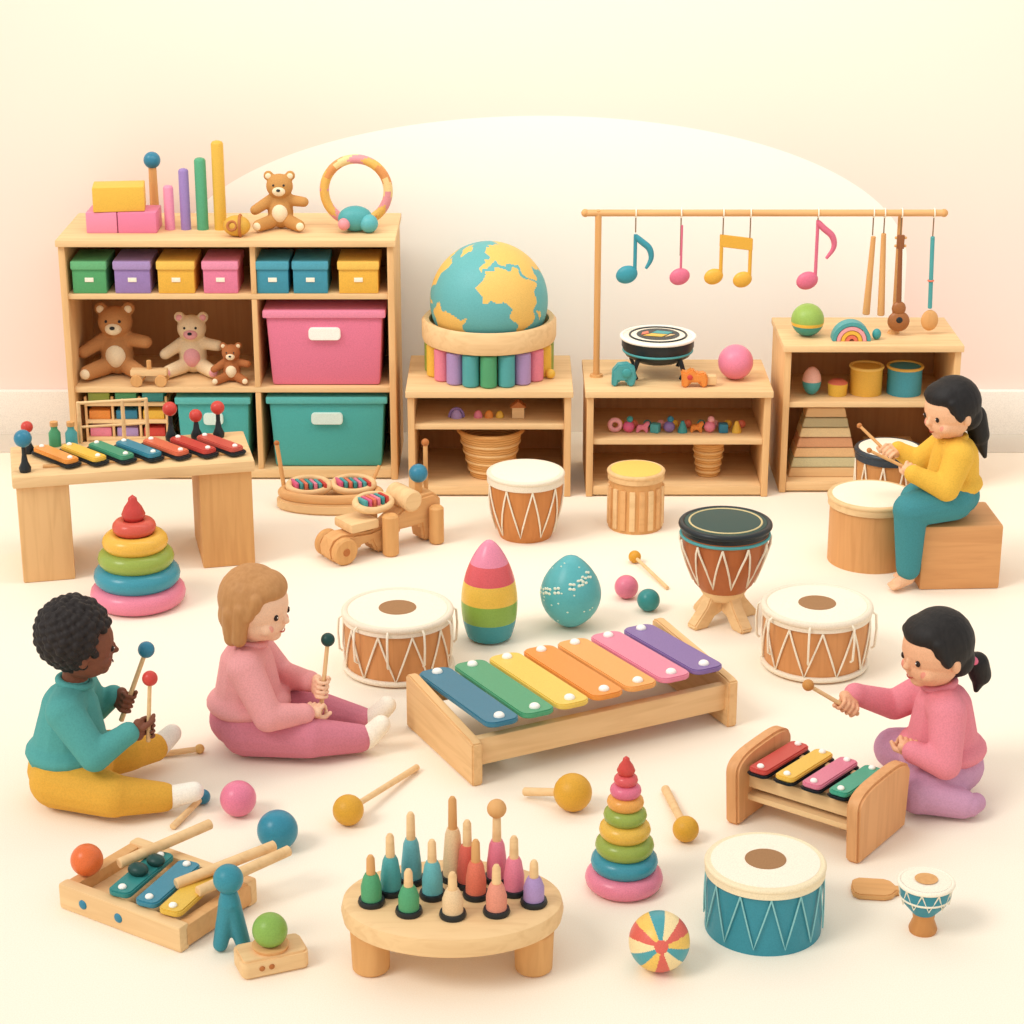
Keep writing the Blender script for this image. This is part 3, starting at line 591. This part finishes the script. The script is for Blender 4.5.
# ---------------------------------------------------------------- tray xylophone on the floor
P=grp('wooden_tray_xylophone',(-.755,4.135,0),math.radians(-33))
L=.34; W=.22
box(P,'side_front',(0,-W/2,.03),(L,.03,.06),WX,.007); box(P,'side_back',(0,W/2,.03),(L,.03,.06),WX,.007); box(P,'end_1',(-L/2+.015,0,.03),(.03,W,.05),WMX,.006); box(P,'end_2',(L/2-.015,0,.03),(.03,W,.05),WMX,.006); box(P,'deck',(0,0,.02),(L-.04,W-.02,.012),WX,.002)
for i,(x,c) in enumerate(((-.035,'#368885'),(.04,'#3f889e'),(.105,'#e3b94d'))):
    bar(P,'bar_%d'%i,(x,-.01,.062),.19,.055,.014,mat(c,.35),(0,0,math.radians(100)),pr=.009)
ball(P,'knob_1',(-.035,-.02,.085),.02,DKG,(1.2,1,.7)); ball(P,'knob_2',(-.03,.03,.085),.018,DKG,(1.2,1,.7))
for i,(x0,x1) in enumerate(((-.09,-.02),(.07,.16),(.13,.2))): cyl(P,'rod_%d'%i,(x0,-.02,.082),(x1,.2,.10),.012,WX,seg=16)
for i,x in enumerate((-.1,.0)): ball(P,'rivet_%d'%i,(x,-W/2-.015,.03),.011,BLUE,(1,.4,1),seg=16)
pball(-.91,4.17,.035,mat('#e3703a',.3),.055)
P=grp('peg_figure',(-.578,3.955,0)); ball(P,'head',(0,0,.165),.031,BT)
blob(P,'body',[cp((0,0,.13),(0,0,.11),.019,.024),cp((0,0,.115),(-.022,-.005,.016),.022,.016),cp((0,0,.115),(.024,.0,.016),.022,.016)],BT,.003,3)
P=grp('ball_holder_block',(-.49,3.895,0),math.radians(22))
prism(P,'block',rrect(.14,.08,.014),.042,WX,TM((0,0,0)),.005); lathe(P,'cup',[(0,.040),(.034,.040),(.038,.050),(.034,.052),(0,.046)],WMX)
for i,x in enumerate((-.03,-.01)): ball(P,'hole_%d'%i,(x,-.041,.022),.006,BR,(1,.4,1),seg=12)
pball(-.49,3.895,.036,mat('#88ad50',.35),.046)
# ---------------------------------------------------------------- round table with pegs
P=grp('round_peg_table',(-.121,3.925,0))
lathe(P,'table_top',[(0,.09),(.208,.09),(.222,.097),(.226,.118),(.222,.136),(.21,.142),(0,.142)],[WX],seg=64,scale=(1,.72,1))
for i,(x,y) in enumerate(((-.165,-.045),(.165,-.045),(-.13,.09),(.13,.09))): cyl(P,'leg_%d'%i,(x,y,0),(x,y,.095),.038,WM,r1=.041,bev=.006)
Q=grp('peg_dolls',(-.121,3.925,.142))
CBEIGE=mat('#e9c89c',.5)
Z=[(-.162,-.028,.11,GREEN,WM),(-.085,-.066,.10,GREEN,WX),(.003,-.078,.10,CBEIGE,WX),(.09,-.066,.11,mat('#e2937c',.5),WX),(.165,-.03,.10,LILAC,WX),
(-.125,.015,.135,TEAL2,WX),(-.04,.0,.13,mat('#69b5ba',.5),WX),(.048,.0,.13,CORAL,WM),(.125,.015,.13,PINK,WX),(-.085,.06,.16,mat('#69aeb5',.5),WX),(.0,.07,.19,CBEIGE,WM),(.09,.065,.15,PINK,WX),(.03,.045,.15,mat('#d96757',.5),WX)]
for i,(x,y,h,m,tm) in enumerate(Z):
    lathe(Q,'base_%d'%i,[(0,0),(.026,0),(.028,.005),(.026,.012),(.0,.012)],BLK,(x,y,0),seg=24)
    lathe(Q,'body_%d'%i,[(0,.012),(.021,.012),(.021,.04),(.016,h*.55),(.012,h*.62),(0,h*.62)],m,(x,y,0),seg=24)
    lathe(Q,'top_%d'%i,[(0,h*.6),(.0095,h*.6),(.0085,h-.008),(.005,h-.001),(0,h)],tm,(x,y,0),seg=16)
ball(Q,'ball_top',(.09,.065,.165),.02,WM)
# ---------------------------------------------------------------- children
def hand(Pg,a,w,flip=1,k=1.0):
    Pg=V(Pg); a=V(a).normalized(); w=V(w); w=(w-a*w.dot(a)).normalized(); n=a.cross(w)*flip
    sh=[]; palm=Pg-w*.019*k
    sh.append(cp(palm-a*.014*k-w*.006*k,palm+a*.014*k-w*.006*k,.0135*k,.013*k)); sh.append(cp(palm+n*.004*k-a*.012*k,palm+n*.004*k+a*.012*k,.012*k,.012*k))
    R=.0125*k
    for i in range(4):
        off=a*((i-1.5)*.0128*k); ln=(1,1.08,1.0,.82)[i]; prev=None
        for j,ph in enumerate((-50,0,55*ln,115*ln,165*ln)):
            ph=math.radians(ph); rad=R*(1.3 if j<2 else 1.0)
            q=Pg+off+(n*math.cos(ph)+w*math.sin(ph))*rad
            if prev is not None: sh.append(cp(prev,q,(.0060-.0004*j)*k,(.0056-.0004*j)*k))
            prev=q
    t=[palm-n*.012*k+a*.008*k,Pg-n*.015*k+a*.022*k,Pg-n*.004*k+w*.010*k+a*.032*k]
    sh.append(cp(t[0],t[1],.0078*k,.0066*k)); sh.append(cp(t[1],t[2],.0066*k,.0055*k))
    return sh,palm-w*.022*k
def kid(name,loc,J,st,rz=0):
    P=grp(name,loc,rz); pel=V(J['pel']);che=V(J['che']);nek=V(J['nek']);hd=V(J['head']); hs_=st.get('hs',.92)
    skin=mat(st['skin'],.6); sk=[cp(pel,che,.06,.055),cp(che,nek,.04,.03),cp(nek,hd,.03,.034)]
    sw=[cp(pel+(che-pel)*.2,che,st.get('belly',.092),.07),cp(che,nek-V((0,0,.012)),.05,.036)]
    pr_=st.get('pel',(.10,.105,.07))
    pa=[el(tuple(pel),pr_)]
    hem=pel+(che-pel)*.34
    sw.append(el(tuple(hem),(pr_[0]*1.05,pr_[1]*1.05,.04)))
    so=[]
    shs=[V(a[0]) for a in J['arms']]; sw.append(cp(shs[0],shs[1],.046,.046))
    for (s,e,g,ax,fl) in J['arms']:
        s,e,g=V(s),V(e),V(g); hs,wr=hand(g,ax,g-e,fl); sk+=hs
        sk+=[cp(s,e,.026,.022),cp(e,wr,.021,.0135)]
        c=e+(wr-e)*.88
        sw+=[cp(s,e,.045,.037),cp(e,c,.037,.026),cp(e+(wr-e)*.84,e+(wr-e)*.9,.0275,.0275)]
    for (h,kn,an,to) in J['legs']:
        h,kn,an,to=V(h),V(kn),V(an),V(to)
        sk+=[cp(h,kn,.045,.036),cp(kn,an,.034,.02),cp(an,to,.021,.018)]
        pa+=[cp(h,kn,.066,.052),cp(kn,kn+(an-kn)*.86,.05,.036)]
        if st.get('sock'): so+=[cp(kn+(an-kn)*.75,an,.027,.027),cp(an,to,.028,.024)]
        else:
            d=(to-an).normalized(); sd=d.cross(V((0,0,1))).normalized()
            for q in range(5): sk.append(cp(to+sd*(q-2)*.008,to+sd*(q-2)*.0085+d*(.022-.002*abs(q-1)),.0062,.005))
    H=Matrix.Translation(hd)@Euler((J.get('roll',0),J.get('pitch',0),J['yaw']),'XYZ').to_matrix().to_4x4()@Matrix.Diagonal((hs_,hs_,hs_,1))
    hk=[el((0,0,.012),(.084,.080,.084)),el((.012,0,-.030),(.070,.068,.056)),el((.052,0,-.062),(.022,.026,.018)),el((.087,0,-.016),(.011,.009,.009)),cp((.082,0,.0),(.087,0,-.014),.006,.007),
        el((-.004,.079,-.012),(.014,.010,.021)),el((-.004,-.079,-.012),(.014,.010,.021)),el((.052,.038,-.034),(.022,.022,.02)),el((.052,-.038,-.034),(.022,.022,.02))]
    sk+=[XF(H,x) for x in hk]
    blob(P,'body_skin',sk,skin,.0024,4)
    blob(P,'sweater',sw,mat(st['top'],.85,'knit'),.004,7); blob(P,'pants',pa,mat(st['pants'],.85,'knit'),.004,7)
    if so: blob(P,'socks',so,mat(st['sock'],.9,'knit'),.003,4)
    dn=(nek-che).normalized(); torus(P,'collar',.036,.009,mat(st['top'],.85,'knit'),tuple(nek-dn*.002),tuple(dn.to_track_quat('Z','Y').to_euler()))
    Q=bpy.data.objects.new('face',None); COL.objects.link(Q); Q.parent=P; Q.matrix_local=H
    for s in (-1,1):
        ball(Q,'eye_%d'%s,(.0755,s*.031,.0),.0078,mat('#2a1a14',.2),(.7,.85,1.15),(0,0,s*.35)); ball(Q,'eye_glint_%d'%s,(.081,s*.032-.0015,.003),.0017,WHITE,seg=8)
        tube(Q,'brow_%d'%s,[(.0735,s*.020,.026),(.071,s*.031,.030),(.062,s*.044,.026)],[.0018,.0026,.0016],mat(st['brow'],.8),seg=6)
        ball(Q,'cheek_%d'%s,(.0635,s*.043,-.032),.0165,mat(st['blush'],.7),(.55,.75,.75),(0,0,s*.7))
    mm=mat(st['lip'],.5); tube(Q,'mouth',[(.0795,-.013,-.0445),(.082,-.007,-.047),(.0828,0,-.048),(.082,.007,-.047),(.0795,.013,-.0445)],[.0010,.0018,.0022,.0018,.0010],mm,seg=6)
    hm=mat(st['hair'],.6,'hair',st['hair2']); hh=[]
    if st['style']=='afro':
        hh.append(el((-.022,0,.035),(.086,.09,.086)))
        N=260
        for i in range(N):
            z=1-2*(i+.5)/N; r=math.sqrt(1-z*z); a=i*2.39996; d=V((r*math.cos(a),r*math.sin(a),z))
            q=V((-.02,0,.035))+V((d.x*.089,d.y*.094,d.z*.089))
            if q.x>.028 and q.z<.055: continue
            if q.z<-.05: continue
            if q.x>.0 and q.z<.0: continue
            hh.append(el(tuple(q),.0125+.002*math.sin(i*7)))
        blob(Q,'curly_hair',hh,hm,.003,1)
    else:
        hh=[el((-.014,0,.024),(.088,.0895,.088)),el((.028,0,.066),(.052,.066,.036),(0,.35,0))]
        for s in (-1,1): hh.append(cp((.034,s*.062,.05),(.018,s*.078,.0),.018,.012))
        hh.append(el((-.045,0,-.02),(.05,.078,.06)))
        if st['style']=='bob':
            for s in (-1,1): hh+=[cp((.0,s*.076,.02),(-.004,s*.074,-.066),.022,.020),cp((-.03,s*.068,.0),(-.03,s*.064,-.072),.028,.022)]
            hh+=[cp((-.055,0,.0),(-.048,0,-.072),.038,.030),cp((-.05,.035,.0),(-.045,.035,-.072),.034,.026),cp((-.05,-.035,.0),(-.045,-.035,-.072),.034,.026)]
        blob(Q,'hair',hh,hm,.0036,6)
        if st['style']=='pony':
            blob(Q,'ponytail',[cp((-.095,0,-.045),(-.125,0,-.075),.018,.028),cp((-.125,0,-.075),(-.134,0,-.11),.031,.029),cp((-.134,0,-.11),(-.12,0,-.15),.026,.008)],hm,.0036,5)
            torus(Q,'hair_tie',.019,.010,mat('#e76f8e',.6),(-.099,0,-.049),(0,-.85,0))
        if st['style']=='long':
            blob(Q,'long_ponytail',[cp((-.065,0,-.01),(-.09,0,-.05),.032,.036),cp((-.09,0,-.05),(-.10,0,-.12),.038,.034),cp((-.10,0,-.12),(-.115,0,-.20),.030,.008)],hm,.0036,5)
    return P
def heldmallet(K,g,ax,l0,l1,rb,m,rs=.0055,stick=WX):
    K=V(K); g=V(g); ax=V(ax).normalized(); mallet(tuple(K+g-ax*l0),tuple(K+g+ax*l1),rb,m,rs,stick=stick)
K=(-1.035,4.64,0)
g1,a1=(.20,-.06,.205),(.08,.0,1); g2,a2=(.125,.10,.195),(.38,.1,1)
kid('child_curly_hair',K,dict(pel=(0,0,.075),che=(.01,0,.225),nek=(.025,0,.298),head=(.045,0,.386),yaw=.3,pitch=.08,
 arms=[((.015,-.082,.255),(.085,-.125,.165),g1,a1,1),((.015,.082,.255),(.04,.14,.165),g2,a2,-1)],
 legs=[((-.02,-.055,.068),(.12,-.12,.062),(.245,-.085,.04),(.30,-.085,.055)),((.0,.06,.068),(.12,.10,.07),(.18,.155,.05),(.21,.19,.07))]),
 dict(skin='#7d4a35',top='#539f9a',pants='#dfa73e',sock='#f5ecde',hair='#2e2523',hair2='#15100f',style='afro',brow='#1a1210',blush='#8e4f3c',lip='#6a2f28',belly=.098,hs=.9))
heldmallet(K,g1,a1,.035,.125,.018,RED,.0045); heldmallet(K,g2,a2,.05,.14,.02,BLUE,.0055)
K=(-.645,4.91,0)
g1,a1=(.185,-.025,.165),(.12,.0,1); g2,a2=(.17,-.045,.115),(1,-.5,.1)
kid('child_bob_hair',K,dict(pel=(0,0,.075),che=(-.0,0,.215),nek=(.012,0,.285),head=(.028,-.005,.372),yaw=-.4,pitch=.1,
 arms=[((.005,.08,.24),(.07,.10,.145),g1,a1,-1),((.005,-.08,.24),(.06,-.125,.135),g2,a2,1)],
 legs=[((.0,-.055,.068),(.155,-.085,.062),(.29,-.045,.04),(.325,-.04,.075)),((.0,.06,.068),(.15,.07,.065),(.29,.045,.04),(.335,.05,.085))]),
 dict(skin='#f6c8a6',top='#e9a0a0',pants='#d07c8c',sock='#f9eedb',hair='#cb9660',hair2='#ad7744',style='bob',brow='#a56c3a',blush='#f0a490',lip='#c5574f',hs=.94))
heldmallet(K,g1,a1,.05,.13,.017,DKG,.005)
K=(1.01,4.66,0)
g1,a1=(-.225,.03,.205),(-.75,-.1,.5); g2,a2=(-.10,-.07,.155),(-.9,0,.3)
kid('child_ponytail',K,dict(pel=(0,0,.075),che=(-.005,0,.215),nek=(-.02,0,.284),head=(-.034,-.005,.365),yaw=math.pi+.45,pitch=.12,
 arms=[((-.012,.08,.24),(-.10,.10,.18),g1,a1,1),((-.012,-.08,.24),(-.02,-.135,.14),g2,a2,-1)],
 legs=[((.0,-.055,.068),(-.07,-.11,.055),(.04,-.14,.037),(.06,-.12,.034)),((.0,.06,.068),(-.09,.11,.06),(-.02,.19,.037),(.02,.2,.034))]),
 dict(skin='#ecb28a',top='#e58894',pants='#c794b0',sock='#c794b0',hair='#2b2624',hair2='#141110',style='pony',brow='#1a1210',blush='#e8957f',lip='#b84a40',hs=.92))
heldmallet(K,g1,a1,.035,.115,.014,mat('#c98a45',.5),.005)
P=grp('wooden_block_seat',(1.295,6.04,0),.05); box(P,'block',(0,0,.098),(.235,.21,.196),mat('#d99e66',.55,'woodx'),.008)
K=(1.27,6.03,0)
g1,a1=(-.125,-.05,.352),(-.85,.25,.35); g2,a2=(-.165,.11,.35),(-.55,.5,.45)
kid('child_long_hair',K,dict(pel=(0.005,0,.262),che=(.01,0,.375),nek=(.0,0,.435),head=(-.012,-.005,.517),yaw=math.pi+.45,pitch=.18,
 arms=[((.005,-.075,.40),(-.03,-.11,.315),g1,a1,-1),((.005,.075,.40),(-.07,.12,.32),g2,a2,1)],
 legs=[((.0,-.05,.265),(-.125,-.09,.245),(-.12,-.09,.035),(-.155,-.105,.022)),((.0,.04,.265),(-.09,.0,.245),(-.095,-.01,.035),(-.125,-.03,.022))]),
 dict(skin='#f0bb92',top='#e8b644',pants='#428b92',sock=None,hair='#252121',hair2='#110f0f',style='long',brow='#1a1210',blush='#ea9d85',lip='#b84a40',belly=.08,pel=(.085,.095,.062),hs=.9))
heldmallet(K,g1,a1,.03,.13,.008,mat('#c07c40',.5),.0045,WM); heldmallet(K,g2,a2,.03,.12,.008,mat('#c07c40',.5),.0045,WM)
# ---------------------------------------------------------------- light & camera
w=bpy.data.worlds.new('World'); S.world=w; w.use_nodes=True
bg=w.node_tree.nodes['Background']; bg.inputs[0].default_value=(1,.985,.955,1); bg.inputs[1].default_value=.86
sl=bpy.data.lights.new('sun','SUN'); sl.energy=1.3; sl.angle=math.radians(22); sl.color=(1,.965,.91)
so=bpy.data.objects.new('sun',sl); COL.objects.link(so); so.location=(-3,1,5)
so.rotation_euler=V((.6,.36,-.72)).to_track_quat('-Z','Y').to_euler()
al=bpy.data.lights.new('wall_fill_light','AREA'); al.shape='RECTANGLE'; al.size=3.2; al.size_y=.5; al.energy=26; al.color=(1,.965,.9)  # fill light added out of view to brighten the arch wall
ao=bpy.data.objects.new('wall_fill_light',al); COL.objects.link(ao); ao.location=(.1,6.0,2.6)
ao.rotation_euler=(V((.1,7.42,.75))-V((.1,6.0,2.6))).to_track_quat('-Z','Y').to_euler()
cd=bpy.data.cameras.new('camera'); cd.lens=77.34; cd.sensor_width=36
co=bpy.data.objects.new('camera',cd); COL.objects.link(co); co.location=(0,0,2.4); co.rotation_euler=(math.radians(70),0,0); S.camera=co
